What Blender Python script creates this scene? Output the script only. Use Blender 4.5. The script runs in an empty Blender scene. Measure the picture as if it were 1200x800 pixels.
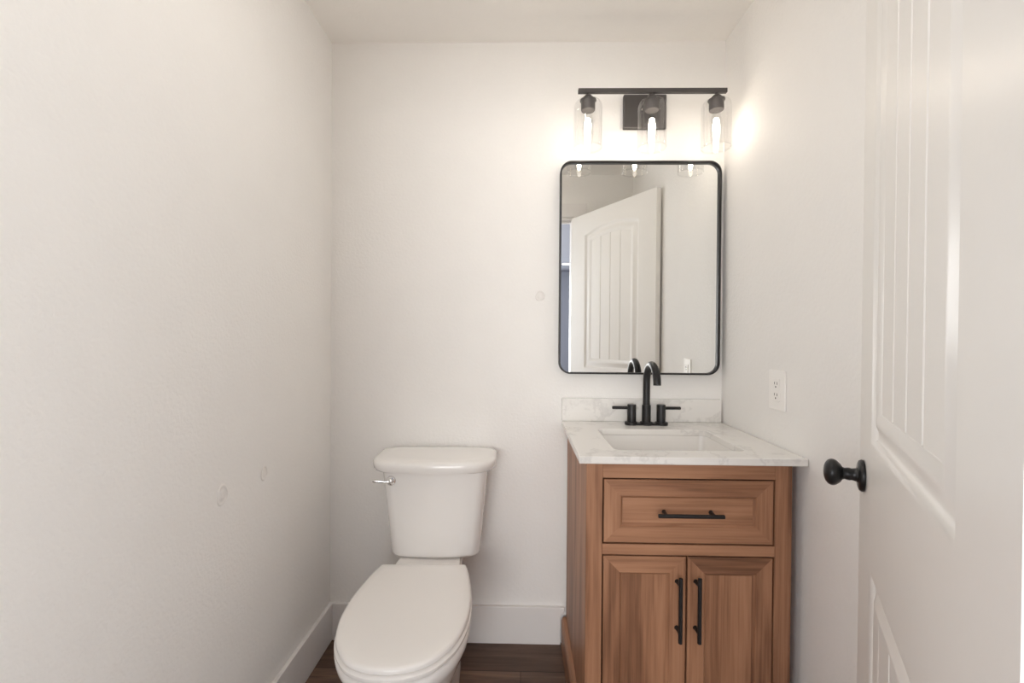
import bpy, bmesh, math, random
from mathutils import Vector, Matrix

SC = bpy.context.scene
COL = SC.collection
PI = math.pi

# ------------------------------------------------------------------ camera
CAM_POS = (0.74832, -1.778688, 1.195584)
YAW, PITCH, ROLL = 0.0194, -0.0090, -0.0073
def rot(y, p, r):
    Rz = Matrix(((math.cos(y), -math.sin(y), 0), (math.sin(y), math.cos(y), 0), (0, 0, 1)))
    Rx = Matrix(((1, 0, 0), (0, math.cos(p), -math.sin(p)), (0, math.sin(p), math.cos(p))))
    Ry = Matrix(((math.cos(r), 0, math.sin(r)), (0, 1, 0), (-math.sin(r), 0, math.cos(r))))
    return Rz @ Rx @ Ry
R = rot(YAW, PITCH, ROLL)
rt, fw, up = R @ Vector((1, 0, 0)), R @ Vector((0, 1, 0)), R @ Vector((0, 0, 1))
cd = bpy.data.cameras.new('camera'); cam = bpy.data.objects.new('camera', cd); COL.objects.link(cam)
cd.sensor_width = 36.0; cd.lens = 533.036 / 1200 * 36; cd.clip_start = 0.02
cam.matrix_world = Matrix(((rt.x, up.x, -fw.x, CAM_POS[0]), (rt.y, up.y, -fw.y, CAM_POS[1]),
                           (rt.z, up.z, -fw.z, CAM_POS[2]), (0, 0, 0, 1)))
SC.camera = cam

# ------------------------------------------------------------------ view, world, lights
vs = SC.view_settings
SC.display_settings.display_device = 'sRGB'
vs.view_transform = 'Standard'; vs.look = 'None'; vs.exposure = 0.06; vs.gamma = 1.0
vs.use_curve_mapping = False
wd = bpy.data.worlds.new('world'); SC.world = wd; wd.use_nodes = True
wd.node_tree.nodes['Background'].inputs[0].default_value = (0.75, 0.85, 1.0, 1)
wd.node_tree.nodes['Background'].inputs[1].default_value = 2.0
SC.cycles.max_bounces = 24; SC.cycles.diffuse_bounces = 18; SC.cycles.glossy_bounces = 6
SC.cycles.transparent_max_bounces = 24; SC.cycles.sample_clamp_indirect = 6.0
SC.cycles.use_denoising = True

BULB = 28.0          # emission of each glowing bulb core
DOME = 21.0           # emission of the added fill dome, unseen above the frame
LENS = 30.0          # emission of the recessed downlight lens in the hall
def area(name, loc, rotation, sx, sy, power, color):
    l = bpy.data.lights.new(name, 'AREA'); l.shape = 'RECTANGLE'; l.size = sx; l.size_y = sy
    l.energy = power; l.color = color
    o = bpy.data.objects.new(name, l); COL.objects.link(o); o.location = loc; o.rotation_euler = rotation
    return o
# added fill lamps inside the invented hall windows, acting as daylight
area('hall_far_fill', (0.0, -6.05, 1.25), (PI/2, 0, 0), 2.3, 1.9, 112, (1.0, 0.975, 0.93))
area('hall_side_fill', (2.9, -3.3, 1.35), (PI/2, 0, PI/2), 2.2, 1.8, 46, (1.0, 0.975, 0.93))
area('hall_left_fill', (-1.4, -3.3, 1.35), (PI/2, 0, -PI/2), 2.2, 1.8, 46, (1.0, 0.975, 0.93))

# ------------------------------------------------------------------ dimensions
W, H = 1.5283, 2.3424          # room width and ceiling height
YE = -1.48                     # inner face of the entry wall
DX0, DX1, DH = 0.275, 1.112, 2.04   # doorway
HALL = (-1.5, 3.0, -6.2, YE - 0.115)

# ------------------------------------------------------------------ materials
def base_mat(name):
    m = bpy.data.materials.new(name); m.use_nodes = True
    nt = m.node_tree; return m, nt, nt.nodes['Principled BSDF']
def N(nt, t, **kw):
    n = nt.nodes.new(t)
    for k, v in kw.items():
        if k in n.inputs: n.inputs[k].default_value = v
        else: setattr(n, k, v)
    return n
def L(nt, a, b): nt.links.new(a, b)
def plain(name, col, rough=0.5, metal=0.0, spec=0.5, var=0.03, bump=0.0, bscale=120, coat=0.0):
    m, nt, p = base_mat(name)
    tc = N(nt, 'ShaderNodeTexCoord')
    no = N(nt, 'ShaderNodeTexNoise', Scale=7.0, Detail=4.0); L(nt, tc.outputs['Object'], no.inputs['Vector'])
    rp = N(nt, 'ShaderNodeValToRGB')
    rp.color_ramp.elements[0].position = 0.3; rp.color_ramp.elements[1].position = 0.7
    rp.color_ramp.elements[0].color = tuple(c * (1 - var) for c in col) + (1,)
    rp.color_ramp.elements[1].color = tuple(min(1, c * (1 + var)) for c in col) + (1,)
    L(nt, no.outputs['Fac'], rp.inputs['Fac']); L(nt, rp.outputs['Color'], p.inputs['Base Color'])
    p.inputs['Roughness'].default_value = rough; p.inputs['Metallic'].default_value = metal
    p.inputs['Specular IOR Level'].default_value = spec
    p.inputs['Coat Weight'].default_value = coat
    if bump:
        n2 = N(nt, 'ShaderNodeTexNoise', Scale=float(bscale), Detail=3.0, Roughness=0.55)
        L(nt, tc.outputs['Object'], n2.inputs['Vector'])
        b = N(nt, 'ShaderNodeBump', Strength=1.0, Distance=bump); L(nt, n2.outputs['Fac'], b.inputs['Height'])
        L(nt, b.outputs['Normal'], p.inputs['Normal'])
    return m
def wood(name, axis, stops, scale=1.0, rough=0.45, along=1.2, across=26.0):
    m, nt, p = base_mat(name)
    tc = N(nt, 'ShaderNodeTexCoord'); oi = N(nt, 'ShaderNodeObjectInfo')
    mul = N(nt, 'ShaderNodeMath', operation='MULTIPLY'); mul.inputs[1].default_value = 7.3
    L(nt, oi.outputs['Random'], mul.inputs[0])
    ad = N(nt, 'ShaderNodeVectorMath', operation='ADD')
    L(nt, tc.outputs['Object'], ad.inputs[0]); L(nt, mul.outputs[0], ad.inputs[1])
    def stretch(al, ac):
        mp = N(nt, 'ShaderNodeMapping'); s = [ac * scale] * 3; s[axis] = al * scale
        mp.inputs['Scale'].default_value = s; L(nt, ad.outputs[0], mp.inputs['Vector']); return mp
    a = N(nt, 'ShaderNodeTexNoise', Scale=1.0, Detail=3.0, Roughness=0.55, Distortion=0.6)
    L(nt, stretch(along, across * 0.45).outputs[0], a.inputs['Vector'])
    b = N(nt, 'ShaderNodeTexNoise', Scale=1.0, Detail=6.0, Roughness=0.65, Distortion=0.25)
    L(nt, stretch(along * 2.2, across * 4.0).outputs[0], b.inputs['Vector'])
    mx = N(nt, 'ShaderNodeMix', data_type='FLOAT'); mx.inputs[0].default_value = 0.36
    L(nt, a.outputs['Fac'], mx.inputs[2]); L(nt, b.outputs['Fac'], mx.inputs[3])
    rp = N(nt, 'ShaderNodeValToRGB'); cr = rp.color_ramp
    while len(cr.elements) < len(stops): cr.elements.new(0.5)
    for e, (ps, c) in zip(cr.elements, stops): e.position = ps; e.color = tuple(c) + (1,)
    L(nt, mx.outputs[0], rp.inputs['Fac']); L(nt, rp.outputs['Color'], p.inputs['Base Color'])
    bp = N(nt, 'ShaderNodeBump', Strength=0.25, Distance=0.001); L(nt, b.outputs['Fac'], bp.inputs['Height'])
    L(nt, bp.outputs['Normal'], p.inputs['Normal'])
    p.inputs['Roughness'].default_value = rough; p.inputs['Specular IOR Level'].default_value = 0.35
    return m
def plank_floor():
    m, nt, p = base_mat('dark_plank_floor')
    tc = N(nt, 'ShaderNodeTexCoord')
    br = N(nt, 'ShaderNodeTexBrick', Scale=1.0)
    br.inputs['Brick Width'].default_value = 1.2; br.inputs['Row Height'].default_value = 0.16
    br.inputs['Mortar Size'].default_value = 0.0012; br.inputs['Bias'].default_value = 0.0
    br.inputs['Color1'].default_value = (0.105, 0.065, 0.046, 1); br.inputs['Color2'].default_value = (0.19, 0.122, 0.088, 1)
    br.inputs['Mortar'].default_value = (0.02, 0.013, 0.01, 1); br.offset = 0.37
    L(nt, tc.outputs['Object'], br.inputs['Vector'])
    mp = N(nt, 'ShaderNodeMapping'); mp.inputs['Scale'].default_value = (2.0, 30, 10); L(nt, tc.outputs['Object'], mp.inputs['Vector'])
    no = N(nt, 'ShaderNodeTexNoise', Scale=1.0, Detail=7.0, Roughness=0.65, Distortion=0.8); L(nt, mp.outputs[0], no.inputs['Vector'])
    rp = N(nt, 'ShaderNodeValToRGB'); rp.color_ramp.elements[0].position = 0.3; rp.color_ramp.elements[1].position = 0.72
    rp.color_ramp.elements[0].color = (0.45, 0.42, 0.42, 1); rp.color_ramp.elements[1].color = (1.5, 1.42, 1.35, 1)
    L(nt, no.outputs['Fac'], rp.inputs['Fac'])
    mx = N(nt, 'ShaderNodeMix', data_type='RGBA', blend_type='MULTIPLY'); mx.inputs[0].default_value = 1.0
    L(nt, br.outputs['Color'], mx.inputs[6]); L(nt, rp.outputs['Color'], mx.inputs[7])
    L(nt, mx.outputs[2], p.inputs['Base Color']); p.inputs['Roughness'].default_value = 0.42
    p.inputs['Specular IOR Level'].default_value = 0.35
    return m
def quartz():
    m, nt, p = base_mat('white_veined_quartz')
    tc = N(nt, 'ShaderNodeTexCoord')
    wn = N(nt, 'ShaderNodeTexNoise', Scale=5.0, Detail=5.0, Roughness=0.6); L(nt, tc.outputs['Object'], wn.inputs['Vector'])
    sc_ = N(nt, 'ShaderNodeVectorMath', operation='SCALE'); sc_.inputs[3].default_value = 0.55
    L(nt, wn.outputs['Color'], sc_.inputs[0])
    ad = N(nt, 'ShaderNodeVectorMath', operation='ADD'); L(nt, tc.outputs['Object'], ad.inputs[0]); L(nt, sc_.outputs[0], ad.inputs[1])
    n1 = N(nt, 'ShaderNodeTexNoise', Scale=4.2, Detail=3.0, Roughness=0.5); L(nt, ad.outputs[0], n1.inputs['Vector'])
    sub = N(nt, 'ShaderNodeMath', operation='SUBTRACT'); sub.inputs[1].default_value = 0.5; L(nt, n1.outputs['Fac'], sub.inputs[0])
    ab = N(nt, 'ShaderNodeMath', operation='ABSOLUTE'); L(nt, sub.outputs[0], ab.inputs[0])
    rp = N(nt, 'ShaderNodeValToRGB'); rp.color_ramp.elements[0].position = 0.0; rp.color_ramp.elements[1].position = 0.045
    rp.color_ramp.elements[0].color = (0.72, 0.705, 0.685, 1); rp.color_ramp.elements[1].color = (0.83, 0.815, 0.79, 1)
    L(nt, ab.outputs[0], rp.inputs['Fac']); L(nt, rp.outputs['Color'], p.inputs['Base Color'])
    p.inputs['Roughness'].default_value = 0.22
    return m
def glow(name, col, strength):
    m = bpy.data.materials.new(name); m.use_nodes = True; nt = m.node_tree
    nt.nodes.remove(nt.nodes['Principled BSDF'])
    e = N(nt, 'ShaderNodeEmission', Strength=strength); e.inputs['Color'].default_value = tuple(col) + (1,)
    L(nt, e.outputs[0], nt.nodes['Material Output'].inputs['Surface']); return m
def thin_glass(name, lo=0.08, hi=0.6, tint=0.965):
    m = bpy.data.materials.new(name); m.use_nodes = True; nt = m.node_tree
    nt.nodes.remove(nt.nodes['Principled BSDF'])
    tr = N(nt, 'ShaderNodeBsdfTransparent'); tr.inputs['Color'].default_value = (tint, tint, tint, 1)
    gl = N(nt, 'ShaderNodeBsdfGlossy', Roughness=0.03); gl.inputs['Color'].default_value = (0.9, 0.9, 0.9, 1)
    lw = N(nt, 'ShaderNodeLayerWeight', Blend=0.5)
    pw = N(nt, 'ShaderNodeMath', operation='POWER'); pw.inputs[1].default_value = 4.0; L(nt, lw.outputs['Facing'], pw.inputs[0])
    mr = N(nt, 'ShaderNodeMapRange'); mr.inputs['To Min'].default_value = lo; mr.inputs['To Max'].default_value = hi
    L(nt, pw.outputs[0], mr.inputs['Value'])
    mx = N(nt, 'ShaderNodeMixShader'); L(nt, mr.outputs[0], mx.inputs['Fac'])
    L(nt, tr.outputs[0], mx.inputs[1]); L(nt, gl.outputs[0], mx.inputs[2])
    L(nt, mx.outputs[0], nt.nodes['Material Output'].inputs['Surface']); return m

M = {}
M['wall'] = plain('warm_white_wall_paint', (0.88, 0.868, 0.848), 0.55, var=0.008, bump=0.0016, bscale=105, spec=0.35)
M['ceiling'] = plain('white_ceiling_paint', (0.94, 0.925, 0.90), 0.8, var=0.01, bump=0.0008, bscale=90, spec=0.2)
M['hallwall'] = plain('dimmed_blue_grey_hall', (0.26, 0.28, 0.34), 0.6, var=0.01, bump=0.0008)  # dark blue-grey: dimness of the hall put into the colour
M['trim'] = plain('white_trim_paint', (0.82, 0.80, 0.785), 0.35, var=0.008)
M['door'] = plain('white_door_paint', (0.85, 0.835, 0.81), 0.34, spec=0.5, var=0.006, bump=0.0002, bscale=60)
M['floor'] = plank_floor()
M['ceramic'] = plain('glazed_white_china', (0.88, 0.865, 0.845), 0.12, var=0.004, coat=0.3)
M['seat'] = plain('white_seat_plastic', (0.90, 0.88, 0.855), 0.22, var=0.004)
M['black'] = plain('matte_black_metal', (0.018, 0.017, 0.018), 0.35, metal=0.3, var=0.1)
M['bronze'] = plain('dark_bronze_metal', (0.10, 0.092, 0.09), 0.45, metal=0.5, var=0.1)
M['knob'] = plain('oil_rubbed_black_metal', (0.02, 0.02, 0.021), 0.28, metal=0.4, var=0.1)
M['chrome'] = plain('polished_chrome', (0.85, 0.85, 0.86), 0.07, metal=1.0, var=0.01)
M['mirror'] = plain('silvered_mirror_glass', (0.93, 0.94, 0.93), 0.0, metal=1.0, var=0.0)
M['plastic'] = plain('white_device_plastic', (0.93, 0.915, 0.89), 0.3, var=0.005)
M['dark'] = plain('dark_slot', (0.03, 0.03, 0.03), 0.6, var=0.05)
M['patch'] = plain('sanded_wall_filler', (0.83, 0.81, 0.785), 0.5, var=0.03, bump=0.003, bscale=45, spec=0.35)
M['quartz'] = quartz()
ST = [(0.33, (0.125, 0.056, 0.031)), (0.44, (0.26, 0.123, 0.067)), (0.53, (0.38, 0.190, 0.106)), (0.66, (0.47, 0.250, 0.146))]
M['wood_v'] = wood('brown_alder_upright_grain', 2, ST)
M['wood_h'] = wood('brown_alder_level_grain', 0, ST)
M['wood_s'] = wood('brown_alder_side_grain', 2, ST)
M['wood_d'] = wood('brown_alder_moulding_grain', 1, ST)
M['inside'] = plain('dark_cabinet_inside', (0.05, 0.03, 0.02), 0.7)
M['glass'] = thin_glass('clear_shade_glass')
M['bulbglass'] = thin_glass('clear_bulb_glass', 0.02, 0.3)
M['glow'] = glow('glowing_bulb_core', (1.0, 0.88, 0.73), BULB)
M['dome'] = glow('glowing_fill_dome', (1.0, 0.95, 0.88), DOME)
M['lens'] = glow('glowing_downlight_lens', (1.0, 0.95, 0.88), LENS)

# ------------------------------------------------------------------ mesh helpers
def obj(name, bm, mats, parent=None, loc=(0, 0, 0), smooth=None, bevel=0.0, seg=2, normals=True):
    if normals: bmesh.ops.recalc_face_normals(bm, faces=bm.faces[:])
    me = bpy.data.meshes.new(name); bm.to_mesh(me); bm.free()
    o = bpy.data.objects.new(name, me); COL.objects.link(o); o.location = loc
    for m in (mats if isinstance(mats, (list, tuple)) else [mats]): me.materials.append(M[m])
    if smooth is not None:
        for p in me.polygons: p.use_smooth = True
        me.set_sharp_from_angle(angle=math.radians(smooth))
    if bevel:
        b = o.modifiers.new('bevel', 'BEVEL'); b.width = bevel; b.segments = seg; b.limit_method = 'ANGLE'
        b.angle_limit = math.radians(40); b.harden_normals = False
    if parent: o.parent = parent
    return o
def tag(o, label, cat, group=None):
    o['label'] = label; o['category'] = cat
    if group: o['group'] = group
    return o
def thing(name, label, cat, loc=(0, 0, 0), rz=0.0, group=None):
    o = bpy.data.objects.new(name, None); COL.objects.link(o); o.location = loc; o.rotation_euler = (0, 0, rz)
    o.empty_display_size = 0.05
    return tag(o, label, cat, group)
def struct(o):
    o['kind'] = 'structure'; return o
def box(bm, x0, x1, y0, y1, z0, z1, mi=0):
    v = [bm.verts.new((x, y, z)) for z in (z0, z1) for y in (y0, y1) for x in (x0, x1)]
    for q in ((0, 2, 3, 1), (4, 5, 7, 6), (0, 1, 5, 4), (2, 6, 7, 3), (0, 4, 6, 2), (1, 3, 7, 5)):
        bm.faces.new([v[i] for i in q]).material_index = mi
def loft(bm, rings, cap0=True, cap1=True, mi=0):
    vr = [[bm.verts.new(p) for p in r] for r in rings]
    n = len(vr[0])
    for a, b in zip(vr, vr[1:]):
        for i in range(n):
            j = (i + 1) % n
            bm.faces.new((a[i], a[j], b[j], b[i])).material_index = mi
    if cap0: bm.faces.new(list(reversed(vr[0]))).material_index = mi
    if cap1: bm.faces.new(vr[-1]).material_index = mi
    return vr
def basis(d):
    d = Vector(d).normalized()
    a = Vector((0, 0, 1)) if abs(d.z) < 0.9 else Vector((1, 0, 0))
    u = d.cross(a).normalized(); return d, u, d.cross(u).normalized()
def lathe(bm, origin, axis, prof, n=32, cap0=True, cap1=True, mi=0):
    """prof: (distance along axis, radius)"""
    d, u, w = basis(axis); o = Vector(origin)
    rings = [[o + d * t + u * (r * math.cos(2*PI*k/n)) + w * (r * math.sin(2*PI*k/n)) for k in range(n)] for t, r in prof]
    return loft(bm, rings, cap0, cap1, mi)
def tube(bm, pts, rad, n=20, mi=0):
    pts = [Vector(p) for p in pts]; rings = []; u = None
    for i, p in enumerate(pts):
        t = (pts[min(i+1, len(pts)-1)] - pts[max(i-1, 0)]).normalized()
        if u is None: _, u, _w = basis(t)
        u = (u - t * u.dot(t)).normalized(); w = t.cross(u)
        r = rad[i] if isinstance(rad, (list, tuple)) else rad
        rings.append([p + u * (r*math.cos(2*PI*k/n)) + w * (r*math.sin(2*PI*k/n)) for k in range(n)])
    loft(bm, rings, mi=mi)
def rrect(x0, x1, z0, z1, r, n=8):
    pts = []
    for cx, cz, a0 in ((x1-r, z1-r, 0), (x0+r, z1-r, PI/2), (x0+r, z0+r, PI), (x1-r, z0+r, 1.5*PI)):
        for k in range(n + 1):
            a = a0 + PI/2*k/n; pts.append((cx + r*math.cos(a), cz + r*math.sin(a)))
    return pts
def fill_between(bm, loops, mi=0):
    """flat area bounded by vert loops (outer plus holes)"""
    es = []
    for lp in loops:
        for i in range(len(lp)):
            a, b = lp[i], lp[(i+1) % len(lp)]
            es.append(bm.edges.get((a, b)) or bm.edges.new((a, b)))
    r = bmesh.ops.triangle_fill(bm, edges=es, use_beauty=True, use_dissolve=False)
    for f in r['geom']:
        if isinstance(f, bmesh.types.BMFace): f.material_index = mi
def catmull(p, n=6):
    out = []
    for i in range(len(p) - 1):
        p0, p1, p2, p3 = p[max(i-1, 0)], p[i], p[i+1], p[min(i+2, len(p)-1)]
        for k in range(n):
            t = k / n
            out.append(tuple(0.5*((2*p1[c]) + (-p0[c]+p2[c])*t + (2*p0[c]-5*p1[c]+4*p2[c]-p3[c])*t*t + (-p0[c]+3*p1[c]-3*p2[c]+p3[c])*t**3) for c in range(2)))
    out.append(tuple(p[-1])); return out

# ------------------------------------------------------------------ room shell
T = 0.115
def wallobj(name, boxes, mat='wall'):
    bm = bmesh.new()
    for b in boxes: box(bm, *b)
    return struct(obj(name, bm, mat))
wallobj('wall_back', [(-T, W+T, 0, T, 0, H)])
wallobj('wall_left', [(-T, 0, YE-T, 0, 0, H)])
wallobj('wall_right', [(W, W+T, YE-T, 0, 0, H)])
wallobj('wall_front', [(0, DX0, YE-T, YE, 0, H), (DX1, W, YE-T, YE, 0, H), (DX0, DX1, YE-T, YE, DH, H)])
hx0, hx1, hy0, hy1 = HALL
wallobj('floor', [(hx0-T, hx1+T, hy0-T, T, -0.05, 0)], 'floor')
wallobj('ceiling', [(-T, W+T, hy1, T, H, H+0.05)], 'ceiling')
wallobj('ceiling_hall', [(hx0-T, hx1+T, hy0-T, hy1, H, H+0.05)], 'hallwall')  # hall ceiling darkened by colour so it looks dim in the mirror
sy0, sy1, sz0, sz1 = -4.5, -2.1, 0.35, 2.2
for nm, a in (('wall_hall_right', hx1), ('wall_hall_left', hx0-T)):
    wallobj(nm, [(a, a+T, hy0, sy0, 0, H), (a, a+T, sy1, hy1, 0, H), (a, a+T, sy0, sy1, 0, sz0), (a, a+T, sy0, sy1, sz1, H)], 'hallwall')
wx0, wx1, wz0, wz1 = -1.2, 1.2, 0.3, 2.2
wallobj('wall_hall_far', [(hx0-T, wx0, hy0-T, hy0, 0, H), (wx1, hx1+T, hy0-T, hy0, 0, H),
                          (wx0, wx1, hy0-T, hy0, 0, wz0), (wx0, wx1, hy0-T, hy0, wz1, H)], 'hallwall')
wallobj('wall_hall_near', [(hx0-T, -T, hy1, hy1+T, 0, H), (W+T, hx1+T, hy1, hy1+T, 0, H)], 'wall')
# invented hall window behind the camera, added for fill: frame, mullion, panes
bm = bmesh.new()
for b in ((wx0, wx0+0.05), (-0.025, 0.025), (wx1-0.05, wx1)): box(bm, b[0], b[1], hy0-0.09, hy0-0.03, wz0, wz1)
box(bm, wx0, wx1, hy0-0.09, hy0-0.03, wz0, wz0+0.05); box(bm, wx0, wx1, hy0-0.09, hy0-0.03, wz1-0.05, wz1)
wf = struct(obj('fill_window_1', bm, 'trim'))
bm = bmesh.new(); box(bm, wx0+0.05, wx1-0.05, hy0-0.064, hy0-0.058, wz0+0.05, wz1-0.05); obj('pane', bm, 'glass', wf)

for nm, a in (('fill_window_2', hx1+0.03), ('fill_window_3', hx0-0.09)):  # added side windows, unseen, framing the side fill lamps
    bm = bmesh.new()
    for b in ((sy0, sy0+0.05), ((sy0+sy1)/2-0.025, (sy0+sy1)/2+0.025), (sy1-0.05, sy1)): box(bm, a, a+0.06, b[0], b[1], sz0, sz1)
    box(bm, a, a+0.06, sy0, sy1, sz0, sz0+0.05); box(bm, a, a+0.06, sy0, sy1, sz1-0.05, sz1)
    wf = struct(obj(nm, bm, 'trim'))
    bm = bmesh.new(); box(bm, a+0.027, a+0.033, sy0+0.05, sy1-0.05, sz0+0.05, sz1-0.05); obj('pane', bm, 'glass', wf)

# baseboards: flat board with a small eased top edge
def baseboard(name, x0, x1, y0, y1, notch=None):
    bm = bmesh.new(); box(bm, x0, x1, y0, y1, 0, 0.145); return struct(obj(name, bm, 'trim', bevel=0.0025))
BT = 0.015
bm = bmesh.new()   # back board: its end is scribed around the vanity base moulding
prof = [(BT, 0), (0.911, 0), (0.911, 0.112), (0.914, 0.118), (0.922, 0.121), (0.926, 0.127), (0.9275, 0.145), (BT, 0.145)]
loft(bm, [[(x, -BT, z) for x, z in prof], [(x, -0.0005, z) for x, z in prof]])
struct(obj('baseboard_back', bm, 'trim', bevel=0.002))
baseboard('baseboard_left', 0.0005, BT, YE + 0.0005, -0.0005)
baseboard('baseboard_right', W - BT, W - 0.0005, YE + 0.0005, -0.56)
# door casing, both sides, and jambs with stop
bm = bmesh.new(); cw = 0.083
for (ya, yb) in ((YE + 0.0005, YE + 0.014), (YE - T - 0.014, YE - T - 0.0005)):
    box(bm, DX0 - cw, DX0 - 0.004, ya, yb, 0, DH + 0.004); box(bm, DX1 + 0.004, DX1 + cw, ya, yb, 0, DH + 0.004)
    box(bm, DX0 - cw - 0.008, DX1 + cw + 0.008, ya, yb + 0.002, DH + 0.004, DH + 0.097)
struct(obj('trim_1', bm, 'trim', bevel=0.002))
bm = bmesh.new()
box(bm, DX0, DX0 + 0.012, YE - T, YE, 0, DH - 0.0125); box(bm, DX1 - 0.012, DX1, YE - T, YE, 0, DH - 0.0125)
box(bm, DX0, DX1, YE - T, YE, DH - 0.012, DH)
box(bm, DX0 + 0.012, DX1 - 0.012, YE - 0.08, YE - 0.045, DH - 0.024, DH - 0.0125)
struct(obj('trim_2', bm, 'trim', bevel=0.0015))

# ------------------------------------------------------------------ open door
DW, DT, DZ0, DZ1 = 0.781, 0.035, 0.012, 2.027
door = struct(thing('door_1', 'white two-panel arched plank door standing open on the right, with black knob', 'door', (1.0998, -1.4552, 0), 0.0))
ang = math.radians(60.217)
# local frame of the leaf: u along the width from the hinges, v out of the visible face, z up
door.rotation_euler = (0, 0, ang)
def P3(u, v, z): return (u, v, z)      # +Y of the rotated frame points to the visible (left) side
MOULD = [(0.0, 0.0), (0.003, -0.0003), (0.007, -0.0020), (0.014, -0.0085), (0.018, -0.0104), (0.024, -0.0104), (0.030, -0.0092),
         (0.044, -0.0026), (0.050, -0.0016), (0.055, -0.0022), (0.068, -0.0060), (0.070, -0.0070)]
FIELD = -0.0070
def panel_outline(u0, u1, z0, zs, rise, off, n=28):
    a0, a1, b0 = u0 + off, u1 - off, z0 + off
    pts = [(a0, b0), (a1, b0)]
    for k in range(n + 1):
        t = k / n; u = a1 + (a0 - a1) * t
        s = (u - u0) / (u1 - u0) * 2 - 1
        pts.append((u, zs - off + rise * (1 - s*s)))
    return pts
def door_face(bm, sgn, v0):
    rect = [bm.verts.new(P3(u, v0, z)) for u, z in ((0, DZ0), (DW, DZ0), (DW, DZ1), (0, DZ1))]
    loops = [rect]
    for (u0, u1, z0, zs, rise) in ((0.142, 0.650, 0.992, 1.885, 0.042), (0.142, 0.650, 0.235, 0.757, 0.0)):
        rings = [[bm.verts.new(P3(u, v0 + sgn*d, z)) for u, z in panel_outline(u0, u1, z0, zs, rise, off)] for off, d in MOULD]
        loops.append(rings[0]); n = len(rings[0])
        for a, b in zip(rings, rings[1:]):
            for i in range(n):
                j = (i+1) % n; bm.faces.new((a[i], a[j], b[j], b[i]))
        off = MOULD[-1][0]; f0, f1 = u0 + off, u1 - off
        us = [(f0, 0.0)]; pl = (f1 - f0) / 4
        for g in range(1, 4):
            c = f0 + pl * g; us += [(c - 0.0050, 0.0), (c - 0.0006, -0.0040), (c + 0.0006, -0.0040), (c + 0.0050, 0.0)]
        us.append((f1, 0.0)); fine = []
        for (ua, da), (ub, db) in zip(us, us[1:]):
            k = 6 if ub - ua > 0.02 else 1
            fine += [(ua + (ub-ua)*q/k, da + (db-da)*q/k) for q in range(k)]
        fine.append(us[-1])
        top = lambda u: zs - off + rise * (1 - ((u - u0)/(u1 - u0)*2 - 1)**2) + 0.0004
        col = [(bm.verts.new(P3(u, v0 + sgn*(FIELD + d), z0 + off)), bm.verts.new(P3(u, v0 + sgn*(FIELD + d), top(u)))) for u, d in fine]
        for a, b in zip(col, col[1:]): bm.faces.new((a[0], b[0], b[1], a[1]))
    fill_between(bm, loops)
    return rect
bm = bmesh.new()
ra = door_face(bm, 1, 0.0); rb = door_face(bm, -1, -DT)
for i in range(4):
    j = (i+1) % 4; bm.faces.new((ra[i], ra[j], rb[j], rb[i]))
obj('door_leaf', bm, 'door', door, smooth=35)
KU, KZ = 0.719, 0.916
bm = bmesh.new()
lathe(bm, (KU, 0.001, KZ), (0, 1, 0), [(0, 0.032), (0.004, 0.0325), (0.008, 0.030), (0.010, 0.024)], 36)
rose = obj('rosette', bm, 'knob', door, smooth=40)
bm = bmesh.new()
prof = [(0.009, 0.016), (0.013, 0.0135), (0.020, 0.012), (0.024, 0.013), (0.028, 0.0125), (0.032, 0.0115), (0.036, 0.0135), (0.039, 0.019)]
prof += [(0.053 - 0.0155*math.cos(a), 0.0275*math.sin(a)**0.8) for a in [PI*k/16 for k in range(5, 16)]] + [(0.0686, 0.002)]
lathe(bm, (KU, 0.001, KZ), (0, 1, 0), prof, 36)
obj('knob', bm, 'knob', door, smooth=50)
for hz in (0.25, 1.02, 1.80):
    bm = bmesh.new(); lathe(bm, (-0.006, -DT - 0.004, hz - 0.045), (0, 0, 1), [(0, 0.006), (0.002, 0.0065), (0.088, 0.0065), (0.09, 0.006)], 16)
    obj('hinge', bm, 'knob', door, smooth=40)

# ------------------------------------------------------------------ vanity cabinet
VX0, VX1, VYF, VYB, VZ = 0.932, 1.494, -0.523, -0.0165, 0.853
van = thing('vanity_cabinet', 'brown wood bathroom vanity cabinet with one drawer over two doors', 'cabinet', ((VX0+VX1)/2, 0, 0))
OX = (VX0 + VX1) / 2
FX0, FX1 = 0.977, 1.4485            # openings of the face frame
DRZ0, DRZ1, DOZ0, DOZ1 = 0.6275, 0.8105, 0.135, 0.5985
def sh(x): return x - OX
bm = bmesh.new()
box(bm, sh(VX0), sh(VX0)+0.016, VYF+0.0195, VYB, 0.0, VZ); obj('side_panel', bm, 'wood_s', van, bevel=0.001)
bm = bmesh.new(); box(bm, sh(VX1)-0.016, sh(VX1), VYF+0.0195, VYB, 0.0, VZ); obj('side_panel', bm, 'wood_s', van, bevel=0.001)
bm = bmesh.new()
box(bm, sh(VX0)+0.0165, sh(VX1)-0.0165, VYB-0.012, VYB, 0.08, VZ-0.01); box(bm, sh(VX0)+0.0165, sh(VX1)-0.0165, VYF+0.03, VYB-0.0125, 0.08, 0.095)
box(bm, sh(VX0)+0.0165, sh(VX1)-0.0165, VYF+0.03, VYB-0.0125, 0.605, 0.62)
obj('carcass', bm, 'inside', van)
bm = bmesh.new()
for a, b in ((VX0, FX0), (FX1, VX1)): box(bm, sh(a), sh(b), VYF, VYF+0.019, 0.0, VZ, 0)
for a, b in ((DRZ1, VZ), (DOZ1, DRZ0), (0.08, DOZ0)): box(bm, sh(FX0)+0.0002, sh(FX1)-0.0002, VYF+0.0002, VYF+0.019, a, b, 1)
obj('face_frame', bm, ['wood_v', 'wood_h'], van, bevel=0.0008)
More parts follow.
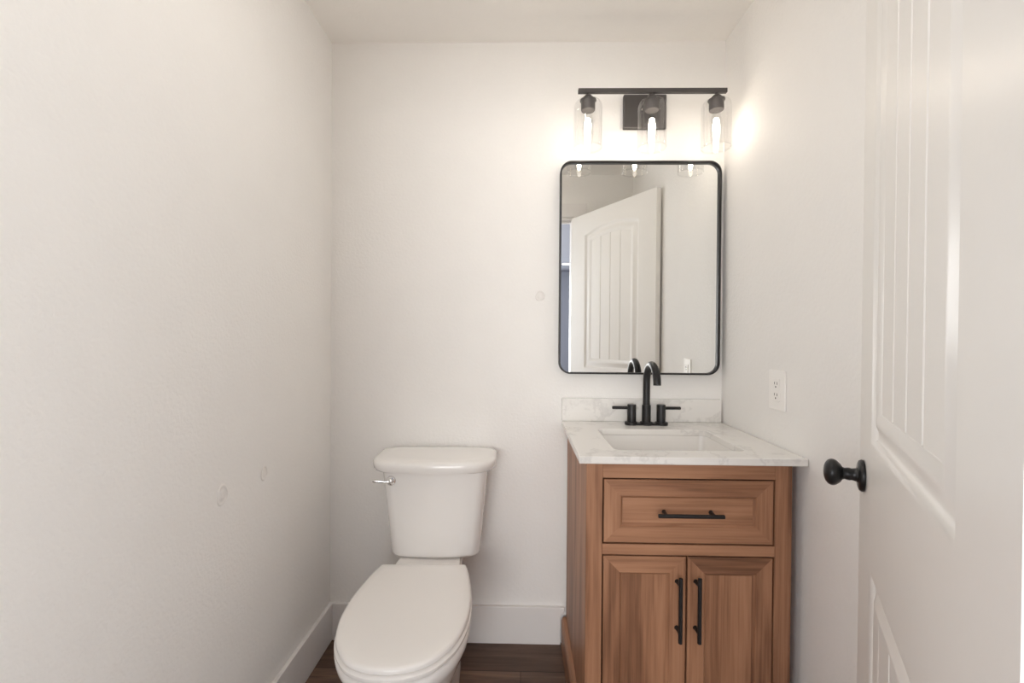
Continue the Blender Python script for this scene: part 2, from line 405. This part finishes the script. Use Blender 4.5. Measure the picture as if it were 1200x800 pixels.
# base moulding round the foot: flat board with a chamfered top
bm = bmesh.new()
def mould(path):
    rings = []
    for (x, y, nx, ny) in path:
        rings.append([(sh(x + nx*d), y + ny*d, z) for d, z in ((0.0003, 0), (0.018, 0), (0.018, 0.098), (0.012, 0.110), (0.0003, 0.112))])
    loft(bm, rings)
mould([(VX0, VYB, -1, 0), (VX0, VYF, -1, -1), (VX1, VYF, 1, -1), (VX1, VYB, 1, 0)])
obj('base_moulding', bm, 'wood_d', van)
def front(name, x0, x1, z0, z1, rail, vertical_panel, parent):
    g = 0.0042; x0, x1, z0, z1 = x0+g, x1-g, z0+g, z1-g
    yf, bw, dp = VYF + 0.0008, 0.0075, 0.008
    cx, cz = (x0+x1)/2, (z0+z1)/2
    bm = bmesh.new()
    def ringv(o, y): return [bm.verts.new((x - cx, y - VYF, z - cz)) for x, z in ((x0+o, z0+o), (x1-o, z0+o), (x1-o, z1-o), (x0+o, z1-o))]
    rb_ = ringv(0, yf+0.019); r0 = ringv(0, yf+0.0015); r1 = ringv(0.0015, yf); r2 = ringv(rail, yf); r2b = ringv(rail+0.0015, yf+0.003); r3 = ringv(rail+bw, yf+dp)
    def strip(a, b):
        for i in range(4):
            j = (i+1) % 4; bm.faces.new((a[i], a[j], b[j], b[i])).material_index = 1 if i in (0, 2) else 0
    for a, b in ((rb_, r0), (r0, r1), (r1, r2), (r2, r2b), (r2b, r3)): strip(a, b)
    bm.faces.new(list(reversed(rb_)))
    o = obj(name, bm, ['wood_v', 'wood_h'], parent, loc=(cx - OX, VYF, cz))
    bm = bmesh.new(); e = rail + bw + 0.0002
    box(bm, x0+e-cx, x1-e-cx, dp - 0.0002+0.0008, dp + 0.006, z0+e-cz, z1-e-cz)
    obj('panel', bm, 'wood_v' if vertical_panel else 'wood_h', o)
    return o, cx, cz
def pull(parent, cx, cz, px, pz, vertical):
    bm = bmesh.new(); h = 0.0885; s = 0.064; y = -0.030
    d = Vector((0, 0, 1)) if vertical else Vector((1, 0, 0)); c = Vector((px - cx, y, pz - cz))
    lathe(bm, c - d*h, d, [(0, 0.0042), (0.001, 0.0055), (2*h-0.001, 0.0055), (2*h, 0.0042)], 16)
    for k in (-s, s):
        q = c + d*k; lathe(bm, q, (0, 1, 0), [(0, 0.0042), (0.024, 0.0045), (0.0303, 0.0065)], 14)
    obj('bar_pull', bm, 'black', parent, smooth=40)
d, cx, cz = front('drawer', FX0, FX1, DRZ0, DRZ1, 0.045, False, van); pull(d, cx, cz, 1.2100, 0.7185, False)
mid = 1.2105
d, cx, cz = front('door', FX0, mid+0.0016, DOZ0, DOZ1, 0.045, True, van); pull(d, cx, cz, 1.1835, 0.4630, True)
d, cx, cz = front('door', mid-0.0016, FX1, DOZ0, DOZ1, 0.045, True, van); pull(d, cx, cz, 1.2345, 0.4635, True)

# ------------------------------------------------------------------ countertop, backsplash and basin
CX0, CX1, CYF, CZ = 0.9097, 1.5255, -0.5428, 0.8741
SX0, SX1, SY0, SY1 = 1.022, 1.398, -0.462, -0.166
top = thing('vanity_countertop', 'white veined quartz vanity countertop with backsplash and sink cutout', 'countertop', ((CX0+CX1)/2, 0, VZ+0.0005))
cxm = (CX0+CX1)/2
bm = bmesh.new(); zt, zb = CZ - VZ - 0.0005, 0.0
hole = rrect(SX0-cxm, SX1-cxm, SY0, SY1, 0.022, 6); outer = [(CX0-cxm, CYF), (CX1-cxm, CYF), (CX1-cxm, -0.0015), (CX0-cxm, -0.0015)]
vo = [[bm.verts.new((x, y, z)) for x, y in outer] for z in (zb, zt)]; vh = [[bm.verts.new((x, y, z)) for x, y in hole] for z in (zb, zt)]
for lo, hi in ((vo[0], vo[1]), (vh[0], vh[1])):
    for i in range(len(lo)):
        j = (i+1) % len(lo); bm.faces.new((lo[i], lo[j], hi[j], hi[i]))
fill_between(bm, [vo[0], vh[0]]); fill_between(bm, [vo[1], vh[1]])
obj('slab', bm, 'quartz', top, bevel=0.0025)
bm = bmesh.new(); box(bm, CX0-cxm, CX1-0.005-cxm, -0.0205, -0.0015, zt+0.0003, 0.962-VZ-0.0005)
obj('backsplash', bm, 'quartz', top, bevel=0.0015)
basin = thing('sink_basin', 'white rectangular undermount basin set under the countertop cutout', 'sink', ((SX0+SX1)/2, (SY0+SY1)/2, VZ))
bm = bmesh.new(); hw, hd = (SX1-SX0)/2 + 0.004, (SY1-SY0)/2 + 0.004
rings = []
for o, z, r in ((0.014, -0.0003, 0.03), (0.0, -0.0003, 0.024), (0.002, -0.02, 0.026), (0.008, -0.08, 0.032), (0.016, -0.105, 0.038), (0.034, -0.118, 0.045), (0.075, -0.124, 0.05), (0.12, -0.127, 0.025)):
    s = -1 if o == 0.014 and z > -0.001 and r == 0.03 else 1
    rings.append([(x, y, z) for x, y in rrect(-hw + s*o, hw - s*o, -hd + s*o, hd - s*o, r, 6)])
inner = loft(bm, rings, cap0=False, cap1=True)
obj('bowl', bm, 'ceramic', basin, smooth=50)
bm = bmesh.new(); lathe(bm, (0, 0.02, -0.1262), (0, 0, 1), [(0, 0.022), (0.002, 0.021), (0.003, 0.012)], 24); obj('drain', bm, 'black', basin, smooth=40)

# ------------------------------------------------------------------ faucet
FXc, FYc = 1.2175, -0.078
fau = thing('faucet', 'matte black two-handle gooseneck faucet on the white countertop behind the sink', 'faucet', (FXc, FYc, CZ + 0.0003))
bm = bmesh.new()
def stadium(hx, r, z, n=12):
    return [(hx + r*math.cos(-PI/2 + PI*k/n), r*math.sin(-PI/2 + PI*k/n), z) for k in range(n+1)] + [(-hx + r*math.cos(PI/2 + PI*k/n), r*math.sin(PI/2 + PI*k/n), z) for k in range(n+1)]
loft(bm, [stadium(0.055, 0.017, 0), stadium(0.055, 0.017, 0.005), stadium(0.055, 0.0155, 0.0065)])
for x in (-0.056, 0, 0.056): lathe(bm, (x, 0, 0), (0, 0, 1), [(0, 0.0235), (0.0095, 0.0235), (0.011, 0.022)], 28)
obj('base_plate', bm, 'black', fau, smooth=35)
bm = bmesh.new()
lathe(bm, (0, 0, 0.0105), (0, 0, 1), [(0, 0.0160), (0.062, 0.0160), (0.0635, 0.0145)], 24)
rr, rad = 0.065, 0.0130; zc = 0.1615
pts = [(0, 0, 0.06), (0, 0, 0.10), (0, 0, 0.135)] + [(0, -rr + rr*math.cos(a), zc + rr*math.sin(a)) for a in [PI*k/20*0.98 for k in range(21)]]
a = PI*0.98; t = Vector((0, -math.sin(a), math.cos(a)))
pts.append(tuple(Vector(pts[-1]) + t*0.006))
tube(bm, pts, rad, 20)
obj('spout', bm, 'black', fau, smooth=40)
for s in (-1, 1):
    bm = bmesh.new(); lathe(bm, (s*0.0545, 0, 0.0105), (0, 0, 1), [(0, 0.0162), (0.0625, 0.0162), (0.065, 0.0152), (0.0652, 0.004)], 24)
    hd_ = obj('handle', bm, 'black', fau, smooth=40)
    bm = bmesh.new(); lathe(bm, (s*0.068, 0, 0.0625), (s, 0, 0), [(0, 0.0058), (0.057, 0.0058), (0.0585, 0.0045)], 14)
    obj('lever', bm, 'black', hd_, smooth=40)

# ------------------------------------------------------------------ wall mirror
MX0, MX1, MZ0, MZ1 = 0.8945, 1.5075, 1.0570, 1.8725
mir = thing('wall_mirror', 'rectangular wall mirror with rounded corners and thin black frame above the sink', 'mirror', ((MX0+MX1)/2, -0.0005, (MZ0+MZ1)/2))
mcx, mcz = (MX0+MX1)/2, (MZ0+MZ1)/2
bm = bmesh.new()
def mr_(o, y, r): return [(x - mcx, y, z - mcz) for x, z in rrect(MX0+o, MX1-o, MZ0+o, MZ1-o, r, 10)]
loft(bm, [mr_(0, 0, 0.045), mr_(0, -0.030, 0.045), mr_(0.001, -0.032, 0.044), mr_(0.0055, -0.032, 0.0395), mr_(0.0062, -0.031, 0.039), mr_(0.0062, -0.0135, 0.039)], cap0=True, cap1=False)
obj('frame', bm, 'black', mir, smooth=40)
bm = bmesh.new(); loft(bm, [mr_(0.0063, -0.0135, 0.0388), mr_(0.0063, -0.0175, 0.0388)])
obj('mirror_glass', bm, 'mirror', mir)

# ------------------------------------------------------------------ vanity light
LX, LY, LZ = 1.2100, -0.140, 2.077
lamp = thing('vanity_light', 'dark metal bar light with three clear glass shades above the mirror', 'light', (LX, 0, LZ))
bm = bmesh.new(); box(bm, 1.1357-LX, 1.2999-LX, -0.020, -0.0005, 2.000-LZ, 2.130-LZ)
obj('backplate', bm, 'bronze', lamp, bevel=0.004)
bm = bmesh.new(); box(bm, -0.2632, 0.2632, LY-0.0075, LY+0.0075, -0.0075, 0.0075)
obj('crossbar', bm, 'bronze', lamp, bevel=0.001)
bm = bmesh.new(); tube(bm, [(0, -0.020, -0.01), (0, -0.07, -0.01), (0, -0.105, -0.007), (0, LY+0.0075, 0)], 0.0075, 14)
obj('arm', bm, 'bronze', lamp, smooth=40)
for x in (-0.2275, 0.0, 0.2275):
    bm = bmesh.new()
    lathe(bm, (x, LY, -0.0075), (0, 0, -1), [(0, 0.006), (0.006, 0.006), (0.008, 0.011), (0.014, 0.017), (0.020, 0.0195), (0.0245, 0.029), (0.0265, 0.0295), (0.0265, 0.024),
          (0.029, 0.0235), (0.031, 0.0235), (0.031, 0.0250), (0.058, 0.0250), (0.062, 0.0235), (0.062, 0.018)], 28)
    obj('lamp_socket', bm, 'bronze', lamp, smooth=35)
    bm = bmesh.new()
    lathe(bm, (x, LY, 0), (0, 0, -1), [(0.035, 0.0255), (0.036, 0.034), (0.040, 0.042), (0.047, 0.0475), (0.056, 0.0495), (0.066, 0.050), (0.200, 0.050), (0.2035, 0.0505), (0.2045, 0.0495), (0.2035, 0.0485), (0.198, 0.0485)], 40, cap0=False, cap1=False)
    obj('glass_shade', bm, 'glass', lamp, smooth=50)
    bm = bmesh.new()
    lathe(bm, (x, LY, 0), (0, 0, -1), [(0.0695, 0.0125), (0.082, 0.013), (0.098, 0.017), (0.125, 0.020), (0.170, 0.0185), (0.190, 0.014), (0.199, 0.006), (0.2005, 0.001)], 24, cap0=False)
    bulb = obj('bulb', bm, 'bulbglass', lamp, smooth=60)
    bm = bmesh.new()
    lathe(bm, (x, LY, 0), (0, 0, -1), [(0.096, 0.003), (0.100, 0.0085), (0.120, 0.0115), (0.155, 0.010), (0.182, 0.007), (0.192, 0.003)], 10)
    obj('glowing_filament', bm, 'glow', bulb, smooth=60)

# ------------------------------------------------------------------ toilet
toi = thing('toilet', 'white two-piece toilet with closed lid against the back wall', 'toilet', (0.446, 0, 0), math.radians(1.6))
BXO = -0.024   # bowl and seat sit a touch left of the tank
def sym(half):
    """half outline (x>=0) from the back to the front centre, mirrored into a closed loop"""
    half = [(max(0.0, x), y) for x, y in half]
    return half + [(-x, y) for x, y in reversed(half[(1 if half[0][0] < 1e-6 else 0):-1])]
def ring(half, z): return [(x + BXO, y, z) for x, y in sym(half)]
BOWL = [(0.0, -0.035), (0.075, -0.035), (0.104, -0.050), (0.108, -0.13), (0.108, -0.20), (0.122, -0.265), (0.150, -0.34), (0.170, -0.43), (0.177, -0.51), (0.170, -0.60), (0.144, -0.67), (0.098, -0.726), (0.048, -0.751), (0, -0.757)]
FOOT = [(0.0, -0.06), (0.070, -0.06), (0.095, -0.075), (0.108, -0.13), (0.112, -0.20), (0.113, -0.26), (0.112, -0.32), (0.110, -0.38), (0.106, -0.44), (0.100, -0.50), (0.086, -0.55), (0.062, -0.59), (0.032, -0.612), (0, -0.618)]
def mixp(t, k=1.0, dz=0.0): return [((a[0]*(1-t)+b[0]*t)*k, a[1]*(1-t)+b[1]*t) for a, b in zip(BOWL, FOOT)]
def shrink(half, o, cy=-0.45):
    out = []
    for x, y in half:
        out.append((max(0, x - o) if x > 1e-6 else 0.0, y + o if y < cy else y)); 
    return out
bm = bmesh.new()
secs = [(0.0, mixp(1.0, 1.03)), (0.012, mixp(1.0, 1.03)), (0.03, mixp(1.0)), (0.09, mixp(0.97, 0.93)), (0.15, mixp(0.85, 0.92)), (0.21, mixp(0.66, 0.94)),
        (0.27, mixp(0.44, 0.955)), (0.32, mixp(0.22, 0.97)), (0.355, mixp(0.09, 0.985)), (0.372, mixp(0.02, 0.995)), (0.392, mixp(0.0)), (0.398, shrink(mixp(0), 0.003)), (0.400, shrink(mixp(0), 0.010))]
loft(bm, [ring(catmull(h, 5), z) for z, h in secs])
obj('bowl', bm, 'ceramic', toi, smooth=60)
# deck that carries the tank behind the seat
bm = bmesh.new()
DECK = [(0.0, -0.036), (0.080, -0.036), (0.102, -0.048), (0.106, -0.10), (0.106, -0.19), (0.110, -0.235), (0.112, -0.2655), (0.0, -0.2655)]
loft(bm, [[(x*k + BXO*0.7, y, z) for x, y in sym(DECK)] for z, k in ((0.4002, 1.06), (0.406, 1.02), (0.412, 1.0), (0.4185, 0.99))])
obj('tank_deck', bm, 'ceramic', toi, smooth=40)
LID = [(0.143, -0.267), (0.156, -0.318), (0.168, -0.395), (0.1765, -0.48), (0.173, -0.57), (0.151, -0.655), (0.106, -0.720), (0.052, -0.750), (0, -0.757)]
def lidring(o, z, dome=0.0):
    h = catmull(LID, 7); h = [(max(0, x - o*min(1, x/0.05)), (y + o*min(1, max(0, (-0.40 - y)/0.15))) if y < -0.40 else y - o*(y + 0.40)/0.133) for x, y in h]
    return ring(h, z)
bm = bmesh.new(); loft(bm, [lidring(0.006, 0.4005), lidring(0.001, 0.403), lidring(-0.001, 0.409), lidring(-0.001, 0.414), lidring(0.004, 0.4185), lidring(0.008, 0.4195)])
obj('seat', bm, 'seat', toi, smooth=45)
bm = bmesh.new(); loft(bm, [lidring(0.010, 0.4200), lidring(0.005, 0.4212), lidring(0.002, 0.424), lidring(0.002, 0.4315), lidring(0.0045, 0.4355), lidring(0.010, 0.4375), lidring(0.030, 0.4388), lidring(0.070, 0.4400)])
obj('lid', bm, 'seat', toi, smooth=45)
# tank: tapered, slightly bowed front, soft vertical corners
def tankring(hw, yb, yf, r, bow, z, n=7, rb=0.02):
    pts = []
    for k in range(n+1):
        a = PI/2 - PI/2*k/n; pts.append((hw - rb + rb*math.cos(a), yb - rb + rb*math.sin(a)))
    for k in range(n+1):
        a = -PI/2*k/n; pts.append((hw - r + r*math.cos(a), yf + r + r*math.sin(a)))
    x0 = hw - r
    for k in range(1, 9): pts.append((x0*(1 - k/8), yf))
    half = [(x, y - bow*(1 - min(1, abs(x)/hw)**2) * max(0, min(1, (yb - y)/(yb - yf)))**2) for x, y in pts]
    full = half + [(-x, y) for x, y in reversed(half[:-1])]
    return [(x, y, z) for x, y in full]
bm = bmesh.new(); TZ0, TZ1 = 0.419, 0.7295
prof = []
for t, ins in ((0.0, 0.022), (0.006, 0.012), (0.016, 0.005), (0.032, 0.001), (0.05, 0.0), (0.3, 0.0), (0.6, 0.0), (1.0, 0.0)):
    hw = 0.156 + (0.183 - 0.156)*t - ins; yf = -0.192 - 0.030*t + ins*0.8
    prof.append(tankring(hw, -0.022 - ins*0.3, yf, 0.035, 0.014, TZ0 + (TZ1-TZ0)*t))
loft(bm, prof); obj('tank', bm, 'ceramic', toi, smooth=50)
bm = bmesh.new()
prof = [tankring(0.219 - o, -0.018 - o*0.4, -0.236 + o, 0.080, 0.020, z, rb=0.045) for o, z in ((0.014, 0.730), (0.005, 0.731), (0.002, 0.736), (0.0, 0.748), (0.0, 0.757), (0.002, 0.763), (0.007, 0.7675), (0.016, 0.770), (0.05, 0.7715))]
loft(bm, [[(x - 0.006, y, z) for x, y, z in q] for q in prof]); obj('tank_lid', bm, 'ceramic', toi, smooth=50)
bm = bmesh.new(); lx, lz, ly = -0.145, 0.702, -0.2285
lathe(bm, (lx, ly + 0.006, lz), (0, -1, 0), [(0, 0.0165), (0.007, 0.0165), (0.011, 0.0145), (0.0125, 0.010), (0.017, 0.0095), (0.020, 0.007), (0.021, 0.003)], 24)
tube(bm, [(lx, ly-0.008, lz), (lx-0.02, ly-0.011, lz-0.001), (lx-0.042, ly-0.015, lz+0.003), (lx-0.058, ly-0.018, lz+0.004)], [0.006, 0.005, 0.0055, 0.004], 12)
obj('flush_lever', bm, 'chrome', toi, smooth=50)

# ------------------------------------------------------------------ outlet on the right wall
out = thing('wall_outlet', 'white rectangular duplex outlet on the right wall above the countertop', 'outlet', (W - 0.0003, -0.390, 1.042))
bm = bmesh.new(); box(bm, -0.006, 0, -0.043, 0.043, -0.060, 0.060); obj('cover_plate', bm, 'plastic', out, bevel=0.0025)
bm = bmesh.new(); box(bm, -0.0085, -0.0062, -0.0185, 0.0185, -0.034, 0.034); rc = obj('receptacle', bm, 'plastic', out, bevel=0.001)
bm = bmesh.new()
for z in (-0.017, 0.017):
    for y in (-0.0075, 0.0065): box(bm, -0.0090, -0.0086, y-0.001, y+0.001, z, z+0.008)
    lathe(bm, (-0.0086, 0, z-0.007), (-1, 0, 0), [(0, 0.0026), (0.0004, 0.0026)], 12)
obj('slots', bm, 'dark', rc)

# ------------------------------------------------------------------ filler patches left where fixtures were removed
random.seed(4)
def wallpatch(label, loc, normal, ry, rz_, lump):
    bm = bmesh.new(); n = 26; rings = []
    d, u, w = basis(normal)
    ph = [random.uniform(-1, 1) for _ in range(4)]
    for f, h in ((1.0, 0.0), (0.97, 0.0012), (0.86, 0.0026), (0.74, 0.0010), (0.52, 0.0008), (0.40, lump * 1.5), (0.2, lump * 1.5)):
        r_ = []
        for k in range(n):
            a = 2*PI*k/n; q = f * (1 + 0.05*math.sin(2*a + ph[0]) + 0.05*math.sin(3*a + ph[1]))
            r_.append(u * (ry*q*math.cos(a)) + w * (rz_*q*math.sin(a)) + d * h)
        rings.append(r_)
    loft(bm, rings)
    return tag(obj('wall_patch', bm, 'patch', loc=loc, smooth=60), label, 'wall patch', 'filler patches on the walls')
wallpatch('round off-white filler patch on the left wall, nearer the camera and larger', (0.0003, -0.653, 0.794), (1, 0, 0), 0.021, 0.026, 0.0022)
wallpatch('round off-white filler patch on the left wall, nearer the toilet tank', (0.0003, -0.4675, 0.794), (1, 0, 0), 0.017, 0.022, 0.0016)
wallpatch('faint filler patch on the back wall left of the mirror', (0.822, -0.0003, 1.358), (0, -1, 0), 0.018, 0.020, 0.0016)

# ------------------------------------------------------------------ recessed light in the hall, seen in the mirror
rl = thing('recessed_light', 'round recessed ceiling light in the hall, seen in the mirror', 'light', (1.462, -5.338, H))
bm = bmesh.new(); lathe(bm, (0, 0, -0.0003), (0, 0, -1), [(0, 0.095), (0.005, 0.093), (0.006, 0.075), (0.002, 0.072)], 32); obj('trim_ring', bm, 'trim', rl, smooth=40)
bm = bmesh.new(); lathe(bm, (0, 0, -0.0063), (0, 0, -1), [(0, 0.070), (0.001, 0.068)], 32); obj('lens', bm, 'lens', rl)

# ------------------------------------------------------------------ added fill dome on the bathroom ceiling, unseen just above the frame
cl = thing('added_fill_dome', 'added round fill dome on the bathroom ceiling, out of view', 'light', (0.60, -0.80, H))
bm = bmesh.new(); lathe(bm, (0, 0, -0.0003), (0, 0, -1), [(0, 0.125), (0.014, 0.125), (0.018, 0.120)], 36); obj('fill_ring', bm, 'trim', cl, smooth=40)
bm = bmesh.new(); lathe(bm, (0, 0, -0.0185), (0, 0, -1), [(0, 0.117), (0.012, 0.110), (0.026, 0.088), (0.036, 0.050), (0.040, 0.006)], 20); obj('fill_diffuser', bm, 'dome', cl, smooth=60)
